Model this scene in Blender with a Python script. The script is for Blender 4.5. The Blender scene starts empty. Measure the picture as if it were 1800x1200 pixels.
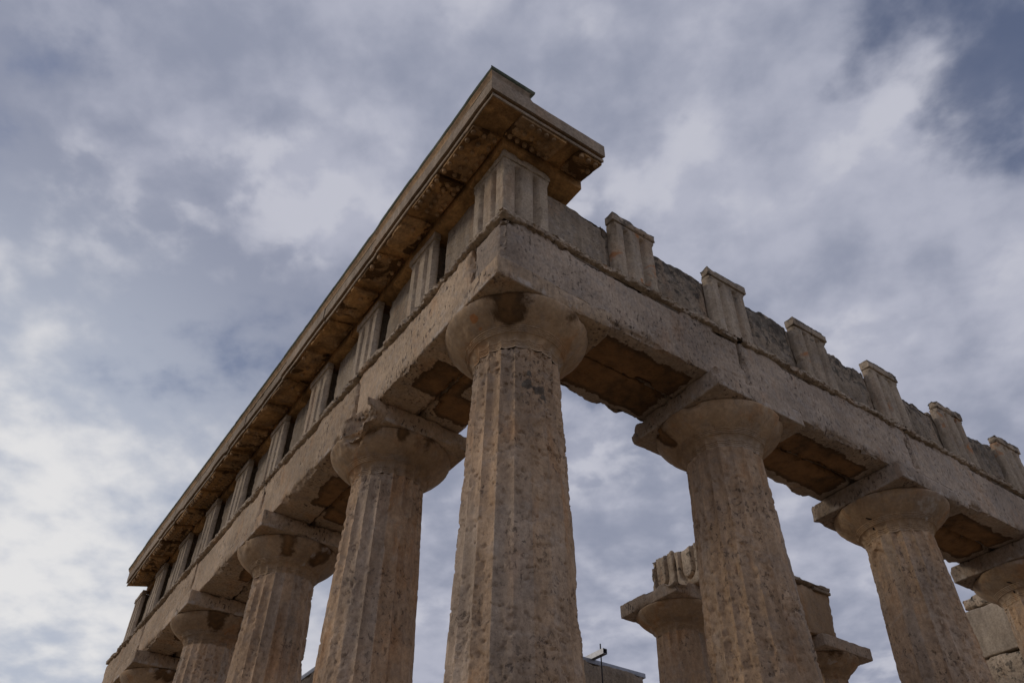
import bpy, math, random
import numpy as np
from mathutils import Matrix, Vector

# ------------------------------------------------------------------ camera, sky, sun
scene = bpy.context.scene
CAM = (-2.43636, -3.73779, -4.73102); YAW, PITCH, ROLL, FPX = 0.973146, 0.724681, 0.009987, 1437.63
fw = Vector((math.cos(PITCH)*math.cos(YAW), math.cos(PITCH)*math.sin(YAW), math.sin(PITCH)))
rt = fw.cross(Vector((0, 0, 1))).normalized(); up = rt.cross(fw)
cr, sr = math.cos(ROLL), math.sin(ROLL)
rt, up = cr*rt + sr*up, -sr*rt + cr*up
cam = bpy.data.cameras.new("camera"); co = bpy.data.objects.new("camera", cam)
scene.collection.objects.link(co); scene.camera = co
co.matrix_world = Matrix(((rt.x, up.x, -fw.x, CAM[0]), (rt.y, up.y, -fw.y, CAM[1]), (rt.z, up.z, -fw.z, CAM[2]), (0, 0, 0, 1)))
cam.sensor_width = 36; cam.lens = FPX/1800*36; cam.clip_end = 2000; cam.clip_start = .05

SUN_AZ, SUN_EL = math.radians(143), math.radians(25)
sdir = Vector((math.cos(SUN_EL)*math.cos(SUN_AZ), math.cos(SUN_EL)*math.sin(SUN_AZ), math.sin(SUN_EL)))
sl = bpy.data.lights.new("sun", 'SUN'); sl.energy = .85; sl.angle = math.radians(14); sl.color = (1, .88, .72)
so = bpy.data.objects.new("sun", sl); scene.collection.objects.link(so)
so.rotation_euler = sdir.to_track_quat('Z', 'Y').to_euler()

class G:
    """tiny node-graph helper"""
    def __init__(s, tree):
        s.t = tree; s.n = tree.nodes; s.l = tree.links
    def new(s, typ, **kw):
        nd = s.n.new(typ)
        for k, v in kw.items(): setattr(nd, k, v)
        return nd
    def put(s, sock, v):
        if isinstance(v, bpy.types.NodeSocket): s.l.new(v, sock)
        elif v is not None: sock.default_value = v
    def math(s, op, a, b=None, c=None, clamp=False):
        nd = s.new('ShaderNodeMath', operation=op, use_clamp=clamp)
        s.put(nd.inputs[0], a); s.put(nd.inputs[1], b); s.put(nd.inputs[2], c)
        return nd.outputs[0]
    def vmath(s, op, a, b=None, scale=None):
        nd = s.new('ShaderNodeVectorMath', operation=op)
        s.put(nd.inputs[0], a)
        if b is not None: s.put(nd.inputs[1], b)
        if scale is not None: s.put(nd.inputs['Scale'], scale)
        return nd.outputs['Value'] if op in ('DOT_PRODUCT', 'LENGTH') else nd.outputs[0]
    def noise(s, vec, scale, detail=4, rough=.55, dist=0., lac=2.):
        nd = s.new('ShaderNodeTexNoise')
        s.put(nd.inputs['Vector'], vec); s.put(nd.inputs['Scale'], scale); s.put(nd.inputs['Detail'], detail)
        s.put(nd.inputs['Roughness'], rough); s.put(nd.inputs['Distortion'], dist); s.put(nd.inputs['Lacunarity'], lac)
        return nd.outputs[0]
    def ramp(s, v, a, b, lo=0., hi=1., smooth=True):
        nd = s.new('ShaderNodeMapRange', interpolation_type='SMOOTHSTEP' if smooth else 'LINEAR')
        s.put(nd.inputs[0], v); s.put(nd.inputs[1], a); s.put(nd.inputs[2], b); s.put(nd.inputs[3], lo); s.put(nd.inputs[4], hi)
        return nd.outputs[0]
    def mix(s, f, a, b, blend='MIX'):
        nd = s.new('ShaderNodeMix', data_type='RGBA', blend_type=blend)
        s.put(nd.inputs[0], f)
        for i, v in ((6, a), (7, b)):
            if isinstance(v, tuple) and len(v) == 3: v = v + (1,)
            s.put(nd.inputs[i], v)
        return nd.outputs[2]
    def mapping(s, vec, scale=(1, 1, 1), rot=(0, 0, 0), loc=(0, 0, 0)):
        nd = s.new('ShaderNodeMapping'); s.put(nd.inputs[0], vec)
        nd.inputs[1].default_value = loc; nd.inputs[2].default_value = rot; nd.inputs[3].default_value = scale
        return nd.outputs[0]

# where the broad light and dark masses of cloud stand: azimuth from +x, elevation, half-width (degrees), weight
CLOUDS = [(90.9, 55.5, 6.25, -0.048), (100.8, 45.6, 7.5, -0.048), (94.8, 41.1, 15.0, -0.039), (86.3, 43.8, 11.25, -0.033), (82, 39.8, 10.0, -0.024), (90.2, 32.8, 15.0, -0.024), (48.8, 58.7, 12.5, -0.024), (73.2, 50.7, 6, 0.086), (78.2, 48.2, 6, 0.104), (96.5, 49.2, 10, 0.069), (91.2, 49.3, 7, 0.051), (94.3, 35.9, 7, 0.06), (87.9, 26.2, 10, 0.051), (15, 49.7, 8, 0.104), (27, 47.9, 10, 0.043), (37.4, 50.8, 6, 0.051), (21.5, 42.7, 5.0, -0.058), (18.3, 32.4, 6.25, -0.058), (49.3, 35.8, 4, 0.086), (20.1, 37.6, 9, 0.035)]
GAPS = [(6.3, 51.2, 12, -0.15), (8.3, 46.2, 7, -0.06)]
GLOW = (94, 17, 31)
def build_world():
    w = bpy.data.worlds.new("World"); scene.world = w; w.use_nodes = True
    g = G(w.node_tree); g.n.clear()
    out = g.new('ShaderNodeOutputWorld'); bg = g.new('ShaderNodeBackground'); bg.inputs[1].default_value = 0.1
    sky = g.new('ShaderNodeTexSky', sky_type='NISHITA', sun_disc=False)
    sky.sun_elevation = SUN_EL; sky.sun_rotation = math.atan2(sdir.x, sdir.y)
    tc = g.new('ShaderNodeTexCoord').outputs['Generated']
    d = g.vmath('NORMALIZE', tc)
    sp = g.new('ShaderNodeSeparateXYZ'); g.put(sp.inputs[0], d)
    den = g.math('ADD', g.math('MAXIMUM', sp.outputs[2], 0.), .22)
    cx = g.new('ShaderNodeCombineXYZ')
    g.put(cx.inputs[0], g.math('DIVIDE', sp.outputs[0], den)); g.put(cx.inputs[1], g.math('DIVIDE', sp.outputs[1], den))
    P = cx.outputs[0]
    big = g.noise(g.mapping(P, loc=(3.1, 7.7, 0)), 1.35, 3, .5, .0)
    mid = g.noise(g.mapping(P, scale=(1, .8, 1), rot=(0, 0, .5), loc=(9.3, 1.2, 0)), 5.4, 6, .54, .12)
    puf = g.noise(g.mapping(P, rot=(0, 0, .9), loc=(2., 5., 0)), 14., 5, .50, .1)
    dens = g.math('ADD', g.math('ADD', g.math('MULTIPLY', big, .50), g.math('MULTIPLY', mid, .34)), g.math('MULTIPLY', puf, .16))
    def toward(az, el, width):
        """1 in the given direction of the sky, fading out over width degrees"""
        a, e = math.radians(az), math.radians(el)
        v = (math.cos(e)*math.cos(a), math.cos(e)*math.sin(a), math.sin(e))
        return g.ramp(g.vmath('DOT_PRODUCT', d, v), math.cos(math.radians(width)), 1., 0., 1.)
    add = None
    for az, el, wd, k in CLOUDS:
        t = g.math('MULTIPLY', toward(az, el, wd), k)
        add = t if add is None else g.math('ADD', add, t)
    gap = None
    for az, el, wd, k in GAPS:
        t = g.math('MULTIPLY', toward(az, el, wd), k)
        gap = t if gap is None else g.math('ADD', gap, t)
    add = g.math('ADD', add, g.math('MULTIPLY', gap, .4))
    glow = g.math('MULTIPLY', toward(*GLOW), 1.)
    # light through the cloud: thick parts are grey, thin parts bright
    lum = g.ramp(g.math('ADD', g.math('ADD', dens, add), g.math('MULTIPLY', g.math('SUBTRACT', puf, .5), .22)), .38, .62, 0., 1.)
    c = g.mix(lum, (2.72, 2.96, 3.86), (4.30, 4.45, 5.35))
    hi = g.math('MULTIPLY', g.ramp(g.math('ADD', mid, add), .50, .68), g.ramp(puf, .42, .60))
    c = g.mix(g.math('MULTIPLY', hi, .6), c, (5.75, 5.8, 6.45))
    c = g.mix(glow, c, g.mix(lum, (4.6, 5.0, 5.9), (7.7, 7.65, 7.7)))
    hole = g.math('MULTIPLY', g.ramp(g.math('ADD', dens, gap), .42, .30), .7)
    skyc = g.mix(1., sky.outputs[0], (.42, .52, .72), 'MULTIPLY')
    c = g.mix(hole, c, skyc)
    # below the horizon the world is dim ground haze
    c = g.mix(g.ramp(sp.outputs[2], -.02, .02), (.55, .5, .45), c)
    g.put(bg.inputs[0], c); g.l.new(bg.outputs[0], out.inputs[0])
build_world()
scene.view_settings.view_transform = 'Standard'; scene.view_settings.look = 'None'
scene.view_settings.exposure = 0; scene.view_settings.gamma = 1

# ------------------------------------------------------------------ numpy noise
_rng = np.random.RandomState(7)
_perm = _rng.permutation(4096).astype(np.int64); _val = _rng.rand(4096)
def vnoise(P, seed=0):
    P = np.asarray(P, float) + seed*17.31
    i = np.floor(P).astype(np.int64); f = P - i; f = f*f*f*(f*(f*6-15)+10)
    def h(a, b, c): return _val[_perm[(_perm[(_perm[a & 4095] + b) & 4095] + c) & 4095]]
    x, y, z = i[:, 0], i[:, 1], i[:, 2]; u, v, w = f[:, 0], f[:, 1], f[:, 2]
    c00 = h(x, y, z)*(1-u) + h(x+1, y, z)*u; c10 = h(x, y+1, z)*(1-u) + h(x+1, y+1, z)*u
    c01 = h(x, y, z+1)*(1-u) + h(x+1, y, z+1)*u; c11 = h(x, y+1, z+1)*(1-u) + h(x+1, y+1, z+1)*u
    return (c00*(1-v)+c10*v)*(1-w) + (c01*(1-v)+c11*v)*w
def fbm(P, f, o=4, seed=0, gain=.5):
    s = 0; a = 1; t = 0
    for k in range(o):
        s = s + a*vnoise(P*f*(2.03**k), seed+k*3.7); t += a; a *= gain
    return s/t*2-1          # about -1..1 (mostly -.5...5)
def sstep(a, b, x):
    t = np.clip((x-a)/(b-a), 0, 1); return t*t*(3-2*t)

# ------------------------------------------------------------------ objects
C = scene.collection
def mk(name, V, F, mat, parent=None, attrs=None, smooth=True):
    V = np.ascontiguousarray(V, dtype=np.float32)
    me = bpy.data.meshes.new(name)
    quads = [f for f in F if len(f)]
    me.vertices.add(len(V)); me.vertices.foreach_set('co', V.ravel())
    if isinstance(F, np.ndarray):
        n, k = F.shape
        me.loops.add(n*k); me.loops.foreach_set('vertex_index', F.astype(np.int32).ravel())
        me.polygons.add(n); me.polygons.foreach_set('loop_start', np.arange(0, n*k, k, dtype=np.int32))
    else:
        tot = [len(f) for f in F]; fl = [i for f in F for i in f]
        me.loops.add(len(fl)); me.loops.foreach_set('vertex_index', fl)
        me.polygons.add(len(F)); me.polygons.foreach_set('loop_start', np.concatenate([[0], np.cumsum(tot)[:-1]]).astype(np.int32))
    me.update(calc_edges=True); me.validate()
    me.polygons.foreach_set('use_smooth', [smooth]*len(me.polygons))
    if smooth:
        try: me.set_sharp_from_angle(angle=math.radians(50))
        except Exception: pass
    for k, v in (attrs or {}).items():
        a = me.attributes.new(k, 'FLOAT', 'POINT'); a.data.foreach_set('value', np.asarray(v, dtype=np.float32))
    me.materials.append(mat)
    o = bpy.data.objects.new(name, me); C.objects.link(o)
    if parent is not None: o.parent = parent
    return o
def thing(name, label, cat, group=None):
    o = bpy.data.objects.new(name, None); C.objects.link(o); o.empty_display_size = .2
    return tag(o, label, cat, group)
def tag(o, label, cat, group=None):
    o['label'] = label; o['category'] = cat
    if group: o['group'] = group
    return o
def setbase(root, x, y, z):
    """move the Empty to the thing's base without moving the parts"""
    root.location = (x, y, z)
    for ch in root.children: ch.location = (ch.location.x-x, ch.location.y-y, ch.location.z-z)

def join(parts):
    Vs, Fs, n = [], [], 0
    at = {}
    for p in parts:
        V, F = p[0], p[1]; Vs.append(V); Fs.append(np.asarray(F)+n); n += len(V)
    for k in set(k for p in parts if len(p) > 2 for k in p[2]):
        at[k] = np.concatenate([p[2][k] if len(p) > 2 and k in p[2] else np.zeros(len(p[0])) for p in parts])
    return np.concatenate(Vs), np.concatenate(Fs), at

def ticks(a, b, step, r):
    L = b-a; r = min(r, L*.3)
    n = max(1, int(round((L-2*r)/step)))
    return np.concatenate([[a, a+r*.45], np.linspace(a+r, b-r, n+1), [b-r*.45, b]])

def chipfn(V, chips, seed=3):
    """bite spheres (with an uneven surface) out of a surface; chips = (x,y,z,R)"""
    for (x, y, z, R) in chips:
        c = np.array([x, y, z]); d = V-c; r = np.linalg.norm(d, axis=1)+1e-9
        m = r < R*1.35
        if not m.any(): continue
        Rn = R*(1+.28*fbm(V[m], 7/max(R, .12)*.3, 3, seed) + .10*fbm(V[m], 30, 2, seed+1))
        k = np.maximum(Rn, r[m]); V[m] = c + d[m]/r[m][:, None]*k[:, None]
    return V

def ebox(lo, hi, step=.03, r=.008, amp=.004, freq=7., chip=.02, cthr=.05, cw=.035, seed=0, fine=.0012, chips=(), open_=(), holes=0.):
    lo = np.array(lo, float); hi = np.array(hi, float)
    st = step if isinstance(step, (tuple, list)) else (step,)*3
    T = [ticks(lo[i], hi[i], st[i], r) for i in range(3)]
    Vs = []; Fs = []; n = 0
    for ax in range(3):
        a, b = [(1, 2), (2, 0), (0, 1)][ax]
        A, B = np.meshgrid(T[a], T[b], indexing='ij'); na, nb = A.shape
        idx = np.arange(na*nb).reshape(na, nb)
        q = np.stack([idx[:-1, :-1], idx[1:, :-1], idx[1:, 1:], idx[:-1, 1:]], -1).reshape(-1, 4)
        for s in (0, 1):
            if (ax, s) in open_: continue
            V = np.zeros((na*nb, 3)); V[:, ax] = hi[ax] if s else lo[ax]; V[:, a] = A.ravel(); V[:, b] = B.ravel()
            Vs.append(V); Fs.append((q if s else q[:, ::-1])+n); n += len(V)
    V = np.concatenate(Vs); F = np.concatenate(Fs)
    key = np.round(V*20000).astype(np.int64)
    _, ui, inv = np.unique(key, axis=0, return_index=True, return_inverse=True)
    V = V[ui]; F = inv.ravel()[F]
    rr = min(r, *(.3*(hi-lo)))
    Q = np.clip(V, lo+rr, hi-rr); N = V-Q; nl = np.linalg.norm(N, axis=1)+1e-12; N /= nl[:, None]
    D = np.sort(np.minimum(V-lo, hi-V), axis=1); e = D[:, 1]
    disp = amp*fbm(V, freq, 4, seed) + fine*fbm(V, 55., 2, seed+9)
    if chip:
        c1 = sstep(cthr, cthr+.35, fbm(V, 2.6, 4, seed+20, .6)); c2 = sstep(.0, .5, fbm(V, 14., 3, seed+25))
        disp = disp - chip*(c1*.8+c1*c2*.6+c2*.25)*np.exp(-(e/cw)**2)
    if holes:
        disp = disp - holes*sstep(.62, .74, vnoise(V*np.array([32, 32, 24.]), seed+2)*.7+vnoise(V*75, seed+4)*.3)*sstep(-.1, .3, fbm(V, 1.9, 3, seed+6))
    V = Q + N*rr + N*disp[:, None]
    if chips: V = chipfn(V, chips, seed)
    return V, F

# ------------------------------------------------------------------ stone materials
def stone(name, c1, c2, grey=.35, pits=.5, warm=.25, black=0., rough_bump=.6, stretch=(1, 1, 1), soot=(.05, .026, .010), soot2=(.27, .14, .052), seed=0., soft=0., wash=.45, spk=.40):
    m = bpy.data.materials.new(name); m.use_nodes = True
    g = G(m.node_tree); b = g.n['Principled BSDF']
    oc = g.new('ShaderNodeNewGeometry').outputs['Position']
    P = g.mapping(oc, loc=(seed, seed*.7, seed*.3))
    PS = g.mapping(oc, scale=stretch, loc=(seed, 0, 0))
    n1 = g.noise(P, 1.6, 5, .6); n2 = g.noise(P, 9., 5, .62); n3 = g.noise(PS, 34., 5, .65); n4 = g.noise(P, 120., 3, .6)
    col = g.mix(g.ramp(n1, .35, .65), c1, c2)
    col = g.mix(g.math('MULTIPLY', g.ramp(n2, .46, .68), grey), col, (.30, .27, .245))
    wv = g.noise(g.mapping(oc, scale=(1, 1, .35), loc=(5+seed, 3, 1)), 3.3, 5, .62, .4)
    col = g.mix(g.math('MULTIPLY', g.ramp(wv, .53, .68), warm), col, (.40, .205, .085))
    ta = g.new('ShaderNodeAttribute', attribute_name='tone').outputs['Fac']
    col = g.mix(g.math('MULTIPLY', g.ramp(ta, 0., 1.), .6), col, g.mix(n2, (.30, .25, .205), (.38, .32, .26)))
    oa = g.new('ShaderNodeAttribute', attribute_name='ochre').outputs['Fac']
    on = g.ramp(g.noise(g.mapping(oc, loc=(seed, 9, 4)), 4.2, 6, .62, .4), .36, .64)
    col = g.mix(g.math('MULTIPLY', oa, .92), col, g.mix(on, (.23, .13, .052), (.54, .315, .13)))
    # broad tonal drift and downward wash streaks
    dr = g.noise(g.mapping(oc, loc=(2, seed, 7)), .9, 6, .68, .2)
    col = g.mix(.7, col, g.mix(g.ramp(dr, .30, .70), (.33, .32, .31), (.66, .66, .66)), 'OVERLAY')
    ws = g.noise(g.mapping(oc, scale=(1, 1, .16), loc=(seed, 4, 2)), 13., 5, .6)
    col = g.mix(wash, col, g.mix(g.ramp(ws, .34, .66), (.36, .35, .34), (.62, .62, .62)), 'OVERLAY')
    # fine mottling
    col = g.mix(spk, col, g.mix(g.ramp(n3, .30, .70), (.28, .28, .28), (.74, .74, .74)), 'OVERLAY')
    col = g.mix(spk*.5, col, g.mix(g.ramp(n4, .30, .70), (.30, .30, .30), (.72, .72, .72)), 'OVERLAY')
    # dark pits gathered in patches
    pz = g.noise(g.mapping(oc, scale=stretch, loc=(1+seed, 2, 3)), 30., 4, .6, .5)
    patch = g.ramp(g.noise(g.mapping(oc, loc=(8, 1+seed, 0)), 2.2, 5, .68), .42, .60)
    pit = g.math('MULTIPLY', g.ramp(pz, .565, .625), g.math('MULTIPLY', patch, pits))
    pz2 = g.noise(g.mapping(oc, loc=(4+seed, 2, 9)), 95., 2, .5, .3)
    pit2 = g.math('MULTIPLY', g.ramp(pz2, .61, .68), pits*.4)
    pt = g.math('MAXIMUM', pit, pit2)
    col = g.mix(g.math('MULTIPLY', pt, .8), col, (.055, .043, .036))
    # black lichen crust
    la = g.new('ShaderNodeAttribute', attribute_name='lichen').outputs['Fac']
    ln = g.noise(P, 11., 6, .68, .3)
    lm = g.ramp(g.math('ADD', g.math('ADD', la, black), g.math('MULTIPLY', g.math('SUBTRACT', ln, .5), 2.6)), .50, .74)
    col = g.mix(g.math('MULTIPLY', lm, .86), col, g.mix(g.ramp(n2, .38, .62), (.05, .044, .038), (.155, .135, .11)))
    # iron brown rain stains (painted by nature under joints), shape comes from the mesh
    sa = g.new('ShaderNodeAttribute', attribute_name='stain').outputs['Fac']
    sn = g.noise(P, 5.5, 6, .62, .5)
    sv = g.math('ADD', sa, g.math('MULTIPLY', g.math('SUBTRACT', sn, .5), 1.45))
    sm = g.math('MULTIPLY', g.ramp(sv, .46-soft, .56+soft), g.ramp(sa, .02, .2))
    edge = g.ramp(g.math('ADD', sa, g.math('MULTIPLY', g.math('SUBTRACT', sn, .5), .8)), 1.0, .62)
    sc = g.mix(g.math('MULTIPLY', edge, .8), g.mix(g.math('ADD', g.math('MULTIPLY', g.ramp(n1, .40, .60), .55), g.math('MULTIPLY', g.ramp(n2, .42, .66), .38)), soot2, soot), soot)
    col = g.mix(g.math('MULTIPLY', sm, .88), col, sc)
    # pale mortar / scrape
    pa = g.new('ShaderNodeAttribute', attribute_name='pale').outputs['Fac']
    pm = g.ramp(g.math('ADD', pa, g.math('MULTIPLY', g.math('SUBTRACT', ln, .5), .9)), .45, .62)
    col = g.mix(g.math('MULTIPLY', pm, .62), col, (.52, .47, .42))
    # orange rust
    ra = g.new('ShaderNodeAttribute', attribute_name='rust').outputs['Fac']
    rm = g.ramp(g.math('ADD', ra, g.math('MULTIPLY', g.math('SUBTRACT', sn, .5), 1.5)), .5, .75)
    col = g.mix(g.math('MULTIPLY', rm, .75), col, (.42, .17, .055))
    g.put(b.inputs['Base Color'], col); b.inputs['Roughness'].default_value = .93
    b.inputs['Specular IOR Level'].default_value = .15
    h = g.math('ADD', g.math('MULTIPLY', n3, .5), g.math('MULTIPLY', n4, .22))
    h = g.math('ADD', h, g.math('MULTIPLY', n2, .9))
    h = g.math('SUBTRACT', h, g.math('MULTIPLY', pt, .75))
    h = g.math('ADD', h, g.math('MULTIPLY', lm, .15))
    bp = g.new('ShaderNodeBump'); bp.inputs['Strength'].default_value = rough_bump; bp.inputs['Distance'].default_value = .012
    g.put(bp.inputs['Height'], h); g.put(b.inputs['Normal'], bp.outputs[0])
    return m
def plain(name, col, rough=.5, metal=0., bump=0.):
    m = bpy.data.materials.new(name); m.use_nodes = True; g = G(m.node_tree); b = g.n['Principled BSDF']
    P = g.new('ShaderNodeNewGeometry').outputs['Position']
    n = g.noise(P, 14., 5, .6)
    g.put(b.inputs['Base Color'], g.mix(g.ramp(n, .35, .7), col, tuple(c*.72 for c in col)))
    b.inputs['Roughness'].default_value = rough; b.inputs['Metallic'].default_value = metal
    if bump:
        bp = g.new('ShaderNodeBump'); bp.inputs['Strength'].default_value = bump; bp.inputs['Distance'].default_value = .02
        g.put(bp.inputs['Height'], n); g.put(b.inputs['Normal'], bp.outputs[0])
    return m
M = {}
M['arch_left'] = stone('weathered_limestone_left', (.455, .34, .235), (.385, .29, .20), grey=.40, pits=1.1, warm=.35, stretch=(1, 1, .5), seed=1., wash=.12)
M['arch_right'] = stone('weathered_limestone_right', (.43, .342, .262), (.33, .265, .208), grey=.50, pits=1., warm=.25, stretch=(1, 1, .6), seed=4., wash=.12)
M['shaft'] = stone('shaft_limestone', (.46, .32, .205), (.395, .28, .185), grey=.30, pits=.8, warm=.5, stretch=(1, 1, .75), seed=2., spk=.34)
M['capital'] = stone('capital_limestone', (.44, .32, .21), (.37, .262, .165), grey=.3, pits=.3, warm=.5, rough_bump=.25, seed=3., soft=.10, spk=.24, wash=.3)
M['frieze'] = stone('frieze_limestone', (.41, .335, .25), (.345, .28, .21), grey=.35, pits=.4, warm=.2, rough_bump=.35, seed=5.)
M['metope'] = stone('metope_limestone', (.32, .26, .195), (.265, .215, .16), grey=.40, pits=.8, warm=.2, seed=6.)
M['geison'] = stone('cornice_limestone', (.33, .265, .20), (.27, .215, .16), grey=.2, pits=.35, warm=.15, rough_bump=.5, seed=7., soot2=(.30, .165, .065))
M['sima'] = stone('gutter_limestone', (.32, .26, .20), (.27, .22, .17), grey=.3, pits=.2, warm=.1, rough_bump=.3, seed=8.)
M['rim'] = stone('mossy_rim_stone', (.085, .10, .075), (.12, .135, .10), grey=.2, pits=.3, warm=.0, black=.1, seed=9.)
M['taenia'] = stone('crumbled_band_stone', (.40, .32, .235), (.45, .37, .285), grey=.35, pits=.9, warm=.3, seed=10.)
M['repair'] = stone('smooth_repair_stone', (.38, .32, .25), (.345, .29, .23), grey=.2, pits=.12, warm=.05, rough_bump=.15, seed=11.)
M['steel'] = plain('galvanised_steel', (.30, .31, .34), .45, .6)
M['rod'] = plain('dark_iron', (.03, .026, .025), .6, .5)
M['socket_shade'] = plain('socket_shade_black', (.012, .010, .009), 1.)
M['ground'] = plain('rocky_earth', (.26, .20, .13), .95, 0, .6)

# ------------------------------------------------------------------ measured layout (metres; z = 0 is the underside of the architrave)
D = .475; H = .685; TOPZ = 1.545; BT = .975
LEFT = [D, 2.675, 5.236, 7.797, 10.358]            # column axes along the left wing
RIGHT = [2.830, 5.458, 8.086, 10.714]              # column axes along the right wing
BASE = -5.27
def wing(V, F, side):
    """local (u along the wall, w inwards, z) -> world"""
    if side == 'R': return V, F
    V = V[:, [1, 0, 2]].copy(); F = np.asarray(F)[:, ::-1]
    return V, F

# ------------------------------------------------------------------ ground and steps
def grid_ground():
    n = 80; a = np.linspace(-1, 1, n); a = np.sign(a)*np.abs(a)**3*600
    X, Y = np.meshgrid(a, a, indexing='ij'); V = np.stack([X.ravel()+5, Y.ravel()+6, np.full(n*n, BASE-1.05)], -1)
    V[:, 2] += .15*fbm(V, .2, 3, 4)*np.clip(np.hypot(V[:, 0]-5, V[:, 1]-6)/20, 0, 1)
    idx = np.arange(n*n).reshape(n, n)
    F = np.stack([idx[:-1, :-1], idx[1:, :-1], idx[1:, 1:], idx[:-1, 1:]], -1).reshape(-1, 4)
    o = mk('ground', V, F, M['ground']); o['kind'] = 'structure'
grid_ground()
parts = []
for k in range(3):
    e = .12+.32*k
    parts.append(ebox((-e, -e, BASE-.34*(k+1)), (29+e, 13.7+e, BASE-.34*k-(.002 if k else 0)), .5, .01, .004, chip=.01, seed=70+k))
V, F, _ = join(parts)
o = mk('steps', V, F, M['arch_right']); o['kind'] = 'structure'

# ------------------------------------------------------------------ columns
def shaft_mesh(cx, cy, ztop, zbot, rtop, slope, seed, spalls=(), erode=1., vis=-3.7, nf=20, sub=9, dz=.018):
    rows = np.concatenate([np.arange(ztop, max(vis, zbot), -dz), np.linspace(max(vis, zbot), zbot, 30)])
    na = nf*sub; th = (np.arange(na))/na*2*np.pi
    Z, TH = np.meshgrid(rows, th, indexing='ij')
    t = (TH/(2*np.pi)*nf) % 1.; s = np.abs(2*t-1)                     # 1 on the arris
    R = rtop + slope*(ztop-Z)
    dep = R*.080*(1-s**2.0)
    N = np.stack([np.cos(TH).ravel(), np.sin(TH).ravel(), np.zeros(TH.size)], -1)
    P0 = np.stack([cx+N[:, 0]*R.ravel(), cy+N[:, 1]*R.ravel(), Z.ravel()], -1)
    wear = sstep(-.15, .5, fbm(P0, 1.3, 4, seed)).reshape(R.shape)
    dep = dep*(.50+.50*sstep(-.25, .15, fbm(P0*np.array([1.6, 1.6, .6]), 1.5, 4, seed+14))).reshape(R.shape)
    ch = sstep(.08, .5, fbm(P0*np.array([1, 1, .7]), 6.5, 5, seed+5, .62)).reshape(R.shape)
    n7 = fbm(P0, 16., 4, seed+8, .62).reshape(R.shape)
    arr = np.exp(-((1-s)/.28)**2)
    r = R - dep*(1-.25*wear) - erode*arr*(.006*wear+.022*ch*(.35+wear)) + erode*.0035*n7
    r -= erode*.012*sstep(.22, .55, fbm(P0, 24., 3, seed+11).reshape(R.shape))
    fl_id = (TH/(2*np.pi)*nf).astype(int) % nf; rr_ = np.random.RandomState(seed)
    tone = rr_.rand(nf)[fl_id].ravel()*.75 + .5*fbm(P0*np.array([1, 1, .5]), 1.8, 4, seed+41); tone = sstep(.25, .8, tone)
    tone = np.maximum(tone*.9, 0)
    holes = sstep(.60, .72, (vnoise(P0*np.array([30, 30, 22.]), seed+2)*.75+vnoise(P0*70, seed+4)*.25))*sstep(-.15, .25, fbm(P0, 1.7, 3, seed+6))
    r -= erode*.016*holes.reshape(R.shape)
    for (a0, z0, da, dz, dd, sm) in spalls:
        da_ = (TH-a0+np.pi) % (2*np.pi)-np.pi
        q = (da_/da)**2+((Z-z0)/dz)**2 + .7*fbm(P0, 5., 4, seed+31).reshape(R.shape)
        k = sstep(1.0, .75, q)
        r = r*(1-k) + k*(R*.935-dd + (.012*n7 if not sm else 0))
    V = np.stack([cx+N[:, 0]*r.ravel(), cy+N[:, 1]*r.ravel(), Z.ravel()], -1)
    nr = len(rows); idx = np.arange(nr*na).reshape(nr, na); nx = np.roll(idx, -1, 1)
    F = np.stack([idx[:-1], idx[1:], nx[1:], nx[:-1]], -1).reshape(-1, 4)
    return V, F, tone
ECH = [(.3515, -.555), (.352, -.540), (.349, -.537), (.349, -.532), (.354, -.529), (.354, -.521), (.349, -.518), (.349, -.513), (.355, -.510), (.355, -.502), (.350, -.499), (.350, -.494), (.357, -.491),
       (.360, -.478), (.366, -.462), (.375, -.449), (.386, -.440), (.396, -.438), (.396, -.433), (.392, -.431), (.404, -.425), (.404, -.420), (.400, -.418), (.412, -.412), (.412, -.407), (.408, -.405),
       (.421, -.399), (.421, -.394), (.418, -.392), (.436, -.380), (.462, -.362), (.492, -.340), (.522, -.315), (.550, -.289), (.572, -.264), (.586, -.244), (.594, -.226), (.5965, -.214), (.592, -.205), (.580, -.199), (.50, -.197)]
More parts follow.
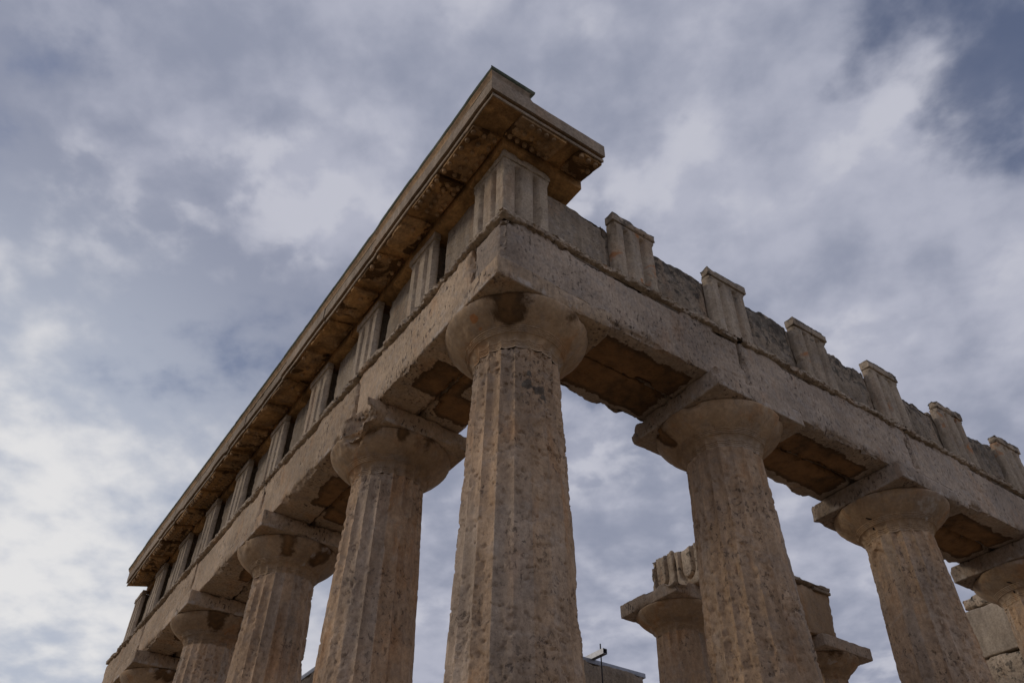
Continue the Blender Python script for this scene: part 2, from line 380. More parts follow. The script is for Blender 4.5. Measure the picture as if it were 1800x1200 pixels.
def echinus_mesh(cx, cy, z0, rs, zs, seed, chips=(), nf=20, sub=9, amp=1.):
    pr = np.array(ECH)
    out = [pr[0]]
    for a, b in zip(pr[:-1], pr[1:]):
        n = max(1, int(np.hypot(*(b-a))/.014))
        for k in range(1, n+1): out.append(a+(b-a)*k/n)
    pr = np.array(out); na = nf*sub; th = np.arange(na)/na*2*np.pi
    Z = np.repeat(pr[:, 1:2], na, 1); R = np.repeat(pr[:, 0:1], na, 1); TH = np.repeat(th[None], len(pr), 0)
    s = np.abs(2*((TH/(2*np.pi)*nf) % 1.)-1)
    fade = sstep(-.452, -.475, Z)
    R = R - R*.05*(1-s**2.2)*fade
    R *= rs; Zw = z0 + Z*zs
    N = np.stack([np.cos(TH).ravel(), np.sin(TH).ravel(), np.zeros(TH.size)], -1)
    P0 = np.stack([cx+N[:, 0]*R.ravel(), cy+N[:, 1]*R.ravel(), Zw.ravel()], -1)
    e = sstep(-.32, -.22, Z).ravel()
    d = .004*fbm(P0, 5., 5, seed) - .004*sstep(.1, .5, fbm(P0, 30., 3, seed+8)) - .032*amp*e*sstep(.12, .5, fbm(P0, 6., 4, seed+3, .6)) - .006*amp*sstep(.2, .5, fbm(P0, 22., 3, seed+4))
    V = P0 + N*d[:, None]
    if chips: V = chipfn(V, chips, seed)
    nr = len(pr); idx = np.arange(nr*na).reshape(nr, na); nx = np.roll(idx, -1, 1)
    F = np.stack([idx[:-1], nx[:-1], nx[1:], idx[1:]], -1).reshape(-1, 4)
    return V, F, P0
def angstain(P, cx, cy, a0, w, ztop, zlow, k=1.):
    """a rain streak running down a capital: 0..1 field round azimuth a0"""
    a = np.arctan2(P[:, 1]-cy, P[:, 0]-cx); da = (a-a0+np.pi) % (2*np.pi)-np.pi
    zf = np.clip((P[:, 2]-zlow)/(ztop-zlow), 0, 1)
    return np.clip(1.0-.62*np.abs(da)/w, 0, 1)*sstep(zlow-.03, zlow+.10, P[:, 2])*k*1.02
def marks_(V, marks):
    o = np.zeros(len(V))
    for (x, y, z, R) in marks: o = np.maximum(o, np.clip(1.5-np.linalg.norm(V-np.array([x, y, z]), axis=1)/R, 0, 1.1))
    return o
def column(cx, cy, label, seed, owner=None, spalls=(), ch_ab=(), ch_ec=(), streaks=(), rusts=(), mat='shaft', sc=1., ztop=0., zbase=BASE, group='fluted columns of the outer colonnade', dots=0, erode=1., ab_chip=.03, pale=(), fine_sub=10, fine_dz=.016, marks=()):
    hs = sc; owner = owner or TEMPLE
    V, F, tone = shaft_mesh(cx, cy, ztop-.552*hs, zbase, .3515*sc, .0356, seed, spalls, erode, sub=fine_sub, dz=fine_dz)
    rs_ = np.zeros(len(V))
    for (x, y, z, R) in rusts: rs_ = np.maximum(rs_, np.clip(1.1-np.linalg.norm((V-np.array([x, y, z]))*np.array([1, 1, .5]), axis=1)/R, 0, 1))
    t = mk('column', V, F, M[mat], owner, {'rust': rs_, 'tone': tone, 'lichen': marks_(V, marks)}); t['label'] = label
    V, F, P0 = echinus_mesh(cx, cy, ztop, sc, hs, seed+50, ch_ec)
    etone = sstep(.05, .4, fbm(P0, 2.6, 5, seed+60, .6))*.75
    st = np.zeros(len(V)); ru = .42*sstep(.2, .5, fbm(P0, 3.2, 4, seed+71)); pl = .55*sstep(.25, .5, fbm(P0, 2.8, 4, seed+77))
    for (a0, w, zl, k) in streaks: st = np.maximum(st, angstain(V, cx, cy, a0, w, ztop-.2*hs, ztop+zl*hs, k))
    for (x, y, z, R) in rusts: ru = np.maximum(ru, np.clip(1.1-np.linalg.norm(V-np.array([x, y, z]), axis=1)/R, 0, 1))
    for (x, y, z, R) in pale: pl = np.maximum(pl, np.clip(1.2-np.linalg.norm(V-np.array([x, y, z]), axis=1)/R, 0, 1))
    mk('echinus', V, F, M['capital'], t, {'stain': st, 'rust': ru, 'pale': pl, 'tone': etone})
    a = .5829*sc
    V, F = ebox((cx-a, cy-a, ztop-.2*hs), (cx+a, cy+a, ztop-.003), .022, .012, .003, 6., ab_chip, .05, .035, seed+80, chips=ch_ab)
    st = np.zeros(len(V))
    ab_pale = .55*np.clip(1-np.abs(V[:, 2]-(ztop-.2*hs))/.25, 0, 1)*((V[:, 0] < cx-a+.02) | (V[:, 1] < cy-a+.02))
    mk('abacus', V, F, M['arch_right' if cx > 1. else 'arch_left'], t, {'stain': st, 'pale': ab_pale*(owner is TEMPLE)})
    return t
TEMPLE = thing('temple_ruin', 'fluted colonnade meeting at a tall corner, its left wing still roofed by a cornice', 'temple ruin')
INNER = thing('inner_hall_ruin', 'smaller broken columns, beam end and pier standing inside the big colonnade', 'hall ruin')
TV = math.atan2(CAM[1]-D, CAM[0]-D)                  # azimuth from the corner column to the viewer
def toview(cx, cy, off=0.): return math.atan2(CAM[1]-cy, CAM[0]-cx)+off

column(D, D, 'thick fluted corner column carrying the corner of the entablature, nearest of all', 11,
       streaks=[(toview(D, D, -.10), .30, -.43, 1.15), (toview(D, D, .9), .3, -.35, .5)],
       rusts=[(D-.50, D-.14, -.31, .06), (D-.50, D-.22, -.33, .045), (D-.44, D-.13, -.39, .06), (D-.40, D-.18, -.52, .06), (D-.33, D-.17, -.75, .06)],
       ch_ab=[(1.09, -.13, .0, .05)], fine_sub=16, fine_dz=.009,
       marks=[(D+.36*math.cos(TV+a_), D+.36*math.sin(TV+a_), z_, r_) for a_, z_, r_ in ((.30, -.82, .035), (.26, -.92, .05), (.50, -.95, .055), (.62, -1.02, .03))])
column(D, LEFT[1], 'column with broken capital, second from the corner along the corniced left wing', 12,
       streaks=[(toview(D, LEFT[1], .12), .13, -.36, .9), (toview(D, LEFT[1], .65), .25, -.4, .6), (toview(D, LEFT[1], -.55), .2, -.4, .45)],
       ch_ab=[(-.20, 2.34, -.10, .27), (-.15, 2.08, -.24, .18), (.04, 2.05, -.24, .12), (-.16, 2.72, -.20, .10)],
       ch_ec=[(-.26, 2.42, -.30, .26), (-.12, 2.16, -.24, .22), (.15, 1.98, -.26, .14)],
       pale=[(.02, 2.28, -.33, .07), (.12, 2.22, -.40, .06)],
       spalls=[(toview(D, LEFT[1], .25), -1.15, .28, .28, .01, False), (toview(D, LEFT[1], .95), -1.3, .35, .35, .012, False)])
column(D, LEFT[2], 'column third from the corner along the corniced left wing, dark streak on its capital', 13,
       streaks=[(toview(D, LEFT[2], -.08), .22, -.43, 1.1), (toview(D, LEFT[2], .75), .3, -.44, .9)],
       spalls=[(toview(D, LEFT[2], 1.25), -1.1, .3, .5, .015, False)])
column(D, LEFT[3], 'column fourth from the corner along the corniced left wing, low in the picture', 14,
       streaks=[(toview(D, LEFT[3], .0), .27, -.43, 1.1), (toview(D, LEFT[3], .85), .25, -.44, .9)])
column(D, LEFT[4], 'farthest column of the corniced left wing, only its capital showing at bottom left', 15,
       streaks=[(toview(D, LEFT[4], .2), .5, -.4, .9)])
column(RIGHT[0], D, 'column second from the corner along the right wing, brown hollow on its capital', 16,
       streaks=[(toview(RIGHT[0], D, -1.12), .2, -.41, 1.1)], ch_ec=[(RIGHT[0]-.52, D+.36, -.36, .10)],
       ch_ab=[(2.23, -.12, -.03, .08), (2.235, 1.07, -.02, .09), (2.22, 1.08, -.20, .05)],
       rusts=[(RIGHT[0]-.3, D-.35, -1.3, .15)])
column(RIGHT[1], D, 'column third from the corner along the right wing, shaft patched with smooth repair', 17,
       streaks=[(toview(RIGHT[1], D, -1.0), .15, -.3, .4)],
       ch_ab=[(RIGHT[1]-.6, 1.08, .0, .07), (RIGHT[1]-.6, -.12, .0, .05), (RIGHT[1]-.6, 1.08, -.2, .04)],
       spalls=[(toview(RIGHT[1], D, -.75), -1.05, .55, .42, .015, False), (toview(RIGHT[1], D, -.45), -1.55, .5, .2, -.018, True)])
column(RIGHT[2], D, 'column fourth from the corner along the right wing, at the right picture edge', 18,
       ch_ab=[(RIGHT[2]-.6, 1.08, .0, .06)])

# dowel sockets on two capitals: near-black discs paint the shade inside a hole
def socket(owner, cx, cy, az, r, z, ln, tilt):
    n = 10; th = np.arange(n)/n*2*np.pi
    rad = np.array([math.cos(az), math.sin(az), 0]); tan = np.array([-math.sin(az), math.cos(az), 0])
    slope = np.array([rad[0]*.75, rad[1]*.75, .66]); nrm = np.cross(tan, slope); nrm /= np.linalg.norm(nrm)
    if nrm @ rad < 0: nrm = -nrm
    a1 = math.cos(tilt)*tan+math.sin(tilt)*slope; a2 = -math.sin(tilt)*tan+math.cos(tilt)*slope
    c = np.array([cx, cy, z])+rad*r
    V = []
    for rr_, dd in ((1, -.02), (1, .0035), (.85, .0045), (.01, .0045)):
        for t in th: V.append(c+a1*ln*rr_*math.cos(t)+a2*.009*rr_*math.sin(t)+nrm*dd)
    idx = np.arange(4*n).reshape(4, n); nx = np.roll(idx, -1, 1)
    mk('socket', np.array(V), np.stack([idx[:-1], nx[:-1], nx[1:], idx[1:]], -1).reshape(-1, 4), M['socket_shade'], owner)
for cx_, az_, r_, z_ in ((RIGHT[1], 3.124, .441, -.376), (RIGHT[2], 3.124, .446, -.373)):
    own = min([ch for ch in TEMPLE.children if ch.name.startswith('column')], key=lambda ch: abs(ch.data.vertices[0].co.x-cx_)+abs(ch.data.vertices[0].co.y-D))
    socket(own, cx_, D, az_, r_, z_, .032, -.7); socket(own, cx_, D, az_-.07, .366, -.46, .016, 1.2)
# ------------------------------------------------------------------ architraves
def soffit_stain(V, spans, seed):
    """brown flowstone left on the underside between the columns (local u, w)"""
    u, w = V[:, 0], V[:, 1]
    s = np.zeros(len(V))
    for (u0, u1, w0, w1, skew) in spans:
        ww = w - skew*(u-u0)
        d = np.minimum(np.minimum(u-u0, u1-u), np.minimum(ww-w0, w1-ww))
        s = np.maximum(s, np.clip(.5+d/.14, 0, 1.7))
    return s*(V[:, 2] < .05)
def architrave(side, label, joints, spans, mat, seed, step, end_chips=()):
    t = TEMPLE
    for i, (a, b) in enumerate(zip(joints[:-1], joints[1:])):
        st = step if i < 1 else step*1.45
        g_ = .007
        # outer slab
        hi_ = H-.03
        a0 = a + (g_ if i else 0)
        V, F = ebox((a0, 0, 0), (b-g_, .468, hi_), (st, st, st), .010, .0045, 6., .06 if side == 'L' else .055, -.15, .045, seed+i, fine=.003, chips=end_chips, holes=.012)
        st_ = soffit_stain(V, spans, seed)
        pl = np.clip(1-V[:, 2]/.13, 0, 1)*np.clip(1-V[:, 1]/.04, 0, 1)*.42*(V[:, 0] < 6)
        if i == 0: pl = np.maximum(pl, .62*np.clip(1.1-np.abs(V[:, 0]-.3)/.9, 0, 1)*np.clip(1-V[:, 2]/.22, 0, 1)*(V[:, 1] < .04))
        li = np.zeros(len(V))
        if side == 'R':
            li = .25*np.clip(1-np.abs(V[:, 0]-.15)/.5, 0, 1)*(V[:, 1] < .05)+.2*np.exp(-((V[:, 0]-4.5)/.5)**2)*(V[:, 1] < .05)
        else:
            li = .55*np.exp(-((V[:, 0]-8.8)/.22)**2-((V[:, 2]-.25)/.12)**2)*(V[:, 1] < .05)
        V, F = wing(V, F, side)
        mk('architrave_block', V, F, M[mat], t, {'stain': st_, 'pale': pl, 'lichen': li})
        # inner slab
        lo_u = a0 if i else .478
        V, F = ebox((lo_u, .482, .004), (b-g_, BT, hi_), (st*1.5, st, st*1.5), .010, .0045, 6., .07, -.2, .05, seed+30+i, fine=.003)
        st_ = soffit_stain(V, spans, seed)
        if side == 'L' or True:
            V, F = wing(V, F, side)
        if not (side == 'R' and i == 0 and False):
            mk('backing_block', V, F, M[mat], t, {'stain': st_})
    return t
RJ = [0.0, RIGHT[0], RIGHT[1], RIGHT[2], RIGHT[3], 12.4]
LJ = [.478, LEFT[1], LEFT[2], LEFT[3], LEFT[4], 12.78]
tR = architrave('R', 'pitted beam on the right wing, bare of any cornice, joints over each capital', RJ,
           [(1.12, 2.2, .14, .86, 0.), (3.46, 4.80, .14, .80, .03), (6.08, 7.42, .18, .84, .0), (8.7, 10.1, .15, .85, 0)], 'arch_right', 100, .012)
tL = architrave('L', 'long pitted beam on the left wing, under the frieze and cornice', LJ,
           [(1.15, 1.75, .16, .60, 0.), (1.6, 2.0, .42, .92, .2), (3.55, 4.25, .2, .62, .12), (3.9, 4.5, .5, .9, .0), (6.1, 6.6, .22, .6, .2), (6.3, 6.9, .6, .9, 0), (8.7, 9.1, .2, .7, .1)], 'arch_left', 140, .013,
           end_chips=[(-.0, 12.8, .62, .0)])
# inner slab of the right wing and the first left block meet at the corner: the left beam starts behind the right one

# crumbled taenia band along the top of both beams
def taenia(side, segs, seed, parent, mat='taenia'):
    for k, (a, b, keep) in enumerate(segs):
        n = max(4, int((b-a)/.012)); U = np.linspace(a, b, n)
        prof = [(.03, H-.034), (-.022, H-.032), (-.03, H-.022), (-.032, H+.012), (-.022, H+.026), (.03, H+.03)]
        pr = []
        for p, q in zip(prof[:-1], prof[1:]):
            for j in range(3): pr.append((p[0]+(q[0]-p[0])*j/3, p[1]+(q[1]-p[1])*j/3))
        pr.append(prof[-1]); pr = np.array(pr); m = len(pr)
        A = np.repeat(U[:, None], m, 1); W = np.repeat(pr[None, :, 0], n, 0); Z = np.repeat(pr[None, :, 1], n, 0)
        V = np.stack([A.ravel(), W.ravel(), Z.ravel()], -1)
        br = sstep(keep, keep+.35, fbm(V*np.array([1, 0, 0]), 3.2, 5, seed+k, .65)+.25*fbm(V*np.array([1, 0, 0]), 17., 3, seed+k+2))
        n2 = fbm(V, 22., 3, seed+3, .65)+.6*fbm(V, 60., 2, seed+4); n3_ = fbm(V, 8., 3, seed+7)
        f = np.clip(1-br*(1.15+.5*n3_), .02, 1)
        out = V[:, 1] < .02
        V[:, 1] = np.where(out, V[:, 1]*f + .022*n2 - .004, V[:, 1])
        V[:, 2] += out*(.018*n2 + .012*n3_)
        # carry on round the corner: mitre the ends at the corner
        idx = np.arange(n*m).reshape(n, m)
        F = np.stack([idx[:-1, :-1], idx[1:, :-1], idx[1:, 1:], idx[:-1, 1:]], -1).reshape(-1, 4)[:, ::-1]
        st = np.zeros(len(V))
        V2, F2 = wing(V, F, side)
        mk('taenia', V2, F2, M[mat], parent, None)
taenia('R', [(-.025, 2.8, -.05), (2.86, 5.45, .02), (5.47, 8.08, .0), (8.1, 12.4, .0)], 200, tR)
taenia('L', [(-.02, 2.66, -.05), (2.68, 5.22, .05), (5.24, 10.35, .1), (10.37, 12.75, .1)], 230, tL)

# ------------------------------------------------------------------ frieze
def triglyph_body(c, w, z0, z1, depth, seed, step=.03, front=0., amp=1.):
    h = w/2; g = w/6
    # plan outline (u, w) of the front: half glyph, bar, glyph, bar, glyph, bar, half glyph
    fr = [(-h, .045), (-h+g*.42, 0), (-h+g*1.35, 0), (-h+g*1.85, .052), (-h+g*2.35, 0), (-h+g*3.65, 0), (-h+g*4.15, .052), (-h+g*4.65, 0), (h-g*.42, 0), (h, .045)]
    pts = [(-h, depth)] + [(-h, .045+(depth-.045)*k/4) for k in (3, 2, 1)] + fr + [(h, .045+(depth-.045)*k/4) for k in (1, 2, 3)] + [(h, depth)]
    P = [pts[0]]
    for a, b in zip(pts[:-1], pts[1:]):
        n = max(1, int(math.hypot(b[0]-a[0], b[1]-a[1])/.018))
        for k in range(1, n+1): P.append((a[0]+(b[0]-a[0])*k/n, a[1]+(b[1]-a[1])*k/n))
    P = np.array(P); zg = z1-.055
    rows = np.concatenate([np.arange(z0, zg, step), [zg, zg+.012, zg+.022, zg+.03, z1-.004, z1]])
    Z, I = np.meshgrid(rows, np.arange(len(P)), indexing='ij')
    U = P[I, 0]; W = P[I, 1].copy()
    k = 1-sstep(zg, zg+.03, Z)
    isf = W < .0521
    W = np.where(isf & (np.abs(U) < h-1e-6), W*k, W)
    V = np.stack([(c+U).ravel(), (front+W).ravel(), Z.ravel()], -1)
    V0 = V.copy()
    V[:, 1] += amp*(.003*fbm(V0, 8., 4, seed)+.008*sstep(.15, .5, fbm(V0, 9., 4, seed+2)))
    V[:, 0] -= amp*np.sign(U.ravel())*.012*sstep(.05, .5, fbm(V0, 7., 4, seed+4))*(np.abs(U.ravel()) > h-.03)
    nr, m = Z.shape; idx = np.arange(nr*m).reshape(nr, m)
    F = np.stack([idx[:-1, :-1], idx[:-1, 1:], idx[1:, 1:], idx[1:, :-1]], -1).reshape(-1, 4)
    # back face
    Fb = np.stack([idx[:-1, -1], idx[:-1, 0], idx[1:, 0], idx[1:, -1]], -1)
    return V, np.concatenate([F, Fb])
def triglyph(side, c, w, parent, seed, z1, depth=.30, lich=0., front=-.006, band=.105, chips=(), amp=1.):
    V, F = triglyph_body(c, w, H+.02, z1-band, depth, seed, front=front, amp=amp)
    li = lich*sstep(z1-.35, z1-.1, V[:, 2])
    V, F = wing(V, F, side)
    b = mk('triglyph', V, F, M['frieze'], parent, {'lichen': li, 'rust': .55*sstep(.1, .4, fbm(V, 4., 3, seed+9))*(side == 'R')})
    V, F = ebox((c-w/2-.012, front-.020, z1-band), (c+w/2+.012, front+depth, z1), .02, .006, .003, 9., .022*amp, .02, .02, seed+6, chips=chips)
    li = lich*(1.1+.9*sstep(z1-.06, z1, V[:, 2]))
    V, F = wing(V, F, side)
    mk('band', V, F, M['frieze'], b, {'lichen': li})
    return b
fR = fL = TEMPLE
TW = .535
# corner triglyph: grooved on both faces
def corner_triglyph():
    w = .52; z0, z1 = H+.02, TOPZ+.02; b = .10
    g = w/6
    side = [(0+g*1.0, 0), (g*1.35, 0), (g*1.85, .052), (g*2.35, 0), (g*3.65, 0), (g*4.15, .052), (g*4.65, 0), (w-g*.42, 0), (w, .045)]
    right = side; left = [(y, x) for x, y in side][::-1]
    # the corner itself is a flat bar with a slight chamfer
    pts = [(.45, w)] + [(.2, w)] + left + [(0, .012), (.012, 0)] + right + [(w, .2), (w, .45), (.45, .45)]
    P = [pts[0]]
    for a, c in zip(pts[:-1], pts[1:]):
        n = max(1, int(math.hypot(c[0]-a[0], c[1]-a[1])/.018))
        for k in range(1, n+1): P.append((a[0]+(c[0]-a[0])*k/n, a[1]+(c[1]-a[1])*k/n))
    P = np.array(P); zt = z1-b; zg = zt-.05
    rows = np.concatenate([np.arange(z0, zg, .025), [zg, zg+.012, zg+.022, zg+.03, zt]])
    Z, I = np.meshgrid(rows, np.arange(len(P)), indexing='ij'); X = P[I, 0]; Y = P[I, 1]
    k = 1-sstep(zg, zg+.03, Z)
    m1 = (Y < .0525) & (X > .03) & (X < w-.001); m2 = (X < .0525) & (Y > .03) & (Y < w-.001)
    Y = np.where(m1, Y*k, Y); X = np.where(m2, X*k, X)
    V = np.stack([X.ravel(), Y.ravel(), Z.ravel()], -1); V0 = V.copy()
    V += (.004*fbm(V0, 7., 4, 301) + .01*sstep(.12, .5, fbm(V0, 8., 4, 302)))[:, None]*np.array([.7, .7, 0])
    nr, m = Z.shape; idx = np.arange(nr*m).reshape(nr, m); nx = np.roll(idx, -1, 1)
    F = np.stack([idx[:-1], nx[:-1], nx[1:], idx[1:]], -1).reshape(-1, 4)
    o = mk('triglyph', V, F, M['frieze'], fL)
    V, F = ebox((-.016, -.016, zt), (w+.012, w+.012, z1), .018, .012, .004, 9., .05, -.05, .03, 303)
    mk('band', V, F, M['frieze'], o)
corner_triglyph()
rc = [(RIGHT[0]+.255)/2] + [RIGHT[0]+i*1.307 for i in range(0, 7)]
lc = [(LEFT[1]+.255)/2] + [LEFT[1]+i*1.2805 for i in range(0, 8)]
for i, c in enumerate(rc):
    triglyph('R', c, .539, fR, 310+i*5, TOPZ+[0, .012, -.006, .008, -.012, -.004, .006, 0][i], depth=.10, amp=[1, .8, 1.5, 1.1, 1.9, 1.6, 1.3, 1][i], lich=.42, chips=[(c+.02, -.02, TOPZ, .05)] if i == 5 else ([(c+.26, -.03, TOPZ+.01, .045)] if i == 2 else ([(c-.26, -.02, TOPZ-.02, .05), (c+.1, -.03, TOPZ+.01, .03)] if i == 4 else None)) or ([(c-.1, -.03, TOPZ+.01, .05)] if i == 6 else ()))
for i, c in enumerate(lc): triglyph('L', c, .50, fL, 360+i*5, TOPZ+.02, depth=.058, band=.09, amp=.6)
def metope(side, a, b, ztop, parent, seed, lich, rag=.03, w0=.075, w1=.30, step=.022):
    V, F = ebox((a, w0, H+.015), (b, w1, ztop), step, .008, .008+.18*rag, 5., .03, .0, .04, seed, fine=.003)
    topm = sstep(ztop-.3, ztop, V[:, 2])
    lowf = fbm(V*np.array([1, 0, 0]), 4.5, 4, seed+5, .6)
    V[:, 2] += topm*rag*lowf
    li = lich*(.45+.55*sstep(H+.1, ztop, V[:, 2]))*(1 if lich else 0)
    V, F = wing(V, F, side)
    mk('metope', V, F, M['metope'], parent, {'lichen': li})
eR = [.52] + [x for c in rc for x in (c-.27, c+.27)]
mt = [(1.385, .36, .015), (1.39, .70, .03), (1.42, .85, .12), (1.40, .68, .10), (1.385, .6, .08), (1.38, .7, .09), (1.38, .7, .10), (1.38, .7, .05)]
for i in range(len(rc)):
    a = .525 if i == 0 else rc[i-1]+.265; b = rc[i]-.312
    metope('R', a, b, mt[i][0], fR, 420+i, mt[i][1], mt[i][2])
for i, c in enumerate(rc):
    V, F = ebox((c-.31, .105, H+.02), (c+.262, .33, 1.42), .03, .012, .008, 5., .04, -.05, .04, 470+i)
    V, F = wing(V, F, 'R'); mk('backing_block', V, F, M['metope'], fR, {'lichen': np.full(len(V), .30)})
for i in range(len(lc)):
    a = .52 if i == 0 else lc[i-1]+.25; b = lc[i]-.25
    metope('L', a, b-.065, TOPZ+.02, fL, 440+i, 0., 0., w0=.095, w1=.36, step=.04)
for i, c in enumerate(lc):
    V, F = ebox((c-.12, .05, H+.02), (c+.245, .38, TOPZ+.01), (.12, .1, .1), .01, .004, 5., 0, 0, .04, 480+i)
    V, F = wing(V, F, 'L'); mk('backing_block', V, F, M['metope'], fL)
# left backing wall behind the frieze closes it to the sky
V, F = ebox((.55, .37, H+.0), (12.2, .93, TOPZ), (.12, .1, .1), .01, .006, 5., .02, 0, .04, 490)
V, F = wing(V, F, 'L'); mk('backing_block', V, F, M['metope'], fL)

# ------------------------------------------------------------------ cornice
DX = np.array([(-.6, 0.), (.4, .018), (1.2, .022), (2.2, .041), (4.6, .068), (6.4, .079), (10.2, .087), (11.6, .107)])
def cshift(V):
    V = V.copy(); V[:, 0] += np.interp(V[:, 1], DX[:, 0], DX[:, 1]); return V
def sweepL(prof, y0, y1, step, seed, amp, chip=0., mitre=True, xend=None):
    """sweep a (outward e, z) profile along the left wing; prof listed bottom -> top round the outside"""
    pr = []
    for p, q in zip(prof[:-1], prof[1:]):
        n = max(1, int(math.hypot(q[0]-p[0], q[1]-p[1])/.02))
        for j in range(n): pr.append((p[0]+(q[0]-p[0])*j/n, p[1]+(q[1]-p[1])*j/n))
    pr.append(prof[-1]); pr = np.array(pr); n = max(2, int((y1-y0)/step)); U = np.linspace(0, 1, n+1)
    m = len(pr)
    E = np.repeat(pr[None, :, 0], n+1, 0); Z = np.repeat(pr[None, :, 1], n+1, 0)
    st = -E if mitre else np.full_like(E, y0)
    Y = st + (y1-st)*U[:, None]
    V = np.stack([-E.ravel(), Y.ravel(), Z.ravel()], -1)
    nn = fbm(V, 6., 4, seed)
    c1 = sstep(.12, .5, fbm(V, 3., 4, seed+2, .6))
    V[:, 0] += amp*nn + chip*c1*(E.ravel() > .2)
    V[:, 2] += amp*.7*fbm(V, 7., 4, seed+4)
    idx = np.arange((n+1)*m).reshape(n+1, m)
    F = np.stack([idx[:-1, :-1], idx[:-1, 1:], idx[1:, 1:], idx[1:, :-1]], -1).reshape(-1, 4)
    Fe = [list(idx[0][::-1]), list(idx[-1])]
    return V, F, Fe, E.ravel()
def swapxy(V, F): return V[:, [1, 0, 2]].copy(), np.asarray(F)[:, ::-1]
cL = cR = TEMPLE
YEND = 11.55; XEND = .86
ZO, ZI = 1.625, 1.70                  # soffit height outside and at the wall (between the mutules)
def closed(name, V, F, ends, mat, parent, at=None):
    Fl = [list(map(int, f)) for f in F] + [e for e in ends]
    return mk(name, V, Fl, mat, parent, at)
# blocks of the geison: separate lengths along the left wing
gprof = [(-.40, 1.565), (.05, 1.565), (.052, ZI), (.376, ZO), (.380, ZO-.012), (.392, ZO-.012), (.394, ZO+.022), (.372, ZO+.026), (.374, ZO+.055), (.41, ZO+.042), (.42, ZO+.040), (.421, 1.826), (-.40, 1.826)]
ys = [None, 1.86, 3.15, 4.42, 5.70, 6.98, 8.26, 9.55, 10.8, YEND]
for i in range(len(ys)-1):
    y0 = ys[i]; first = y0 is None
    V, F, Fe, E = sweepL(gprof, 0 if first else y0+.003, ys[i+1]-.003, .04, 500+i, .0035, .018 if i in (2, 4, 6) else .006, mitre=first)
    V = cshift(V); V[:, 0] += [0, .006, -.005, .008, -.003, .005, -.006, .004, 0][i]; V[:, 2] += [0, .004, -.003, .005, 0, -.004, .003, 0, 0][i]*(V[:, 2] < 1.8)
    closed('geison_block', V, F, Fe, M['geison'], cL, {'ochre': (E < .378)*1.*(V[:, 2] < 1.71)})
V, F, Fe, E = sweepL(gprof, 0, XEND, .03, 520, .003, .006)
V, F2 = swapxy(V, F); Fe = [e[::-1] for e in Fe]
closed('geison_block', V, F2, Fe, M['geison'], cR, {'ochre': (E < .378)*1.*(V[:, 2] < 1.71)})
# sima (gutter) of pale stone with a dark mossy rim
sprof = [(-.10, 1.829), (.4205, 1.829), (.419, 1.845), (.421, 1.860), (.428, 1.878), (.440, 1.890), (.444, 1.899), (-.10, 1.899)]
rprof = [(-.10, 1.902), (.440, 1.902), (.452, 1.912), (.456, 1.938), (.448, 1.962), (-.10, 1.972)]
fac = [(.4215, ZO+.052), (.4235, 1.80)]
ysm = [None, 1.2, 2.9, 4.6, 6.1, 7.6, 9.2, YEND+.0]
for i in range(len(ysm)-1):
    first = ysm[i] is None
    V, F, Fe, E = sweepL(sprof, 0 if first else ysm[i]+.002, ysm[i+1]-.002, .04, 540+i, .002, .0, mitre=first)
    V = cshift(V); gb = closed('gutter_block', V, F, Fe, M['sima'], cL, {'ochre': .55*(V[:, 2] > 1.84)})  # shade under the outward flare painted as brown into the upper gutter
    V, F, Fe, E = sweepL(rprof, 0 if first else ysm[i]+.002, ysm[i+1]-.002, .03, 560+i, .004, .006, mitre=first)
    V = cshift(V); closed('rim', V, F, Fe, M['rim'], gb)
V, F, Fe, E = sweepL(sprof, 0, .02, .03, 580, .002)
ccut = lambda V: V
def slant(V):
    """broken end of the corner gutter block: slopes outward toward its foot"""
    V = V.copy(); k = np.clip((V[:, 0]+.25)/.27, 0, 1)
    V[:, 0] -= k*np.interp(V[:, 2], [1.80, 1.84, 1.87, 1.895, 1.91, 1.97], [-.03, .0, .035, .04, .0, -.01]); return V
V, F2 = swapxy(V, F); gb = closed('gutter_block', slant(V), F2, [e[::-1] for e in Fe], M['sima'], cR)
V, F, Fe, E = sweepL(rprof, 0, .025, .03, 585, .005, .004)
V, F2 = swapxy(V, F); closed('rim', slant(V), F2, [e[::-1] for e in Fe], M['rim'], gb)
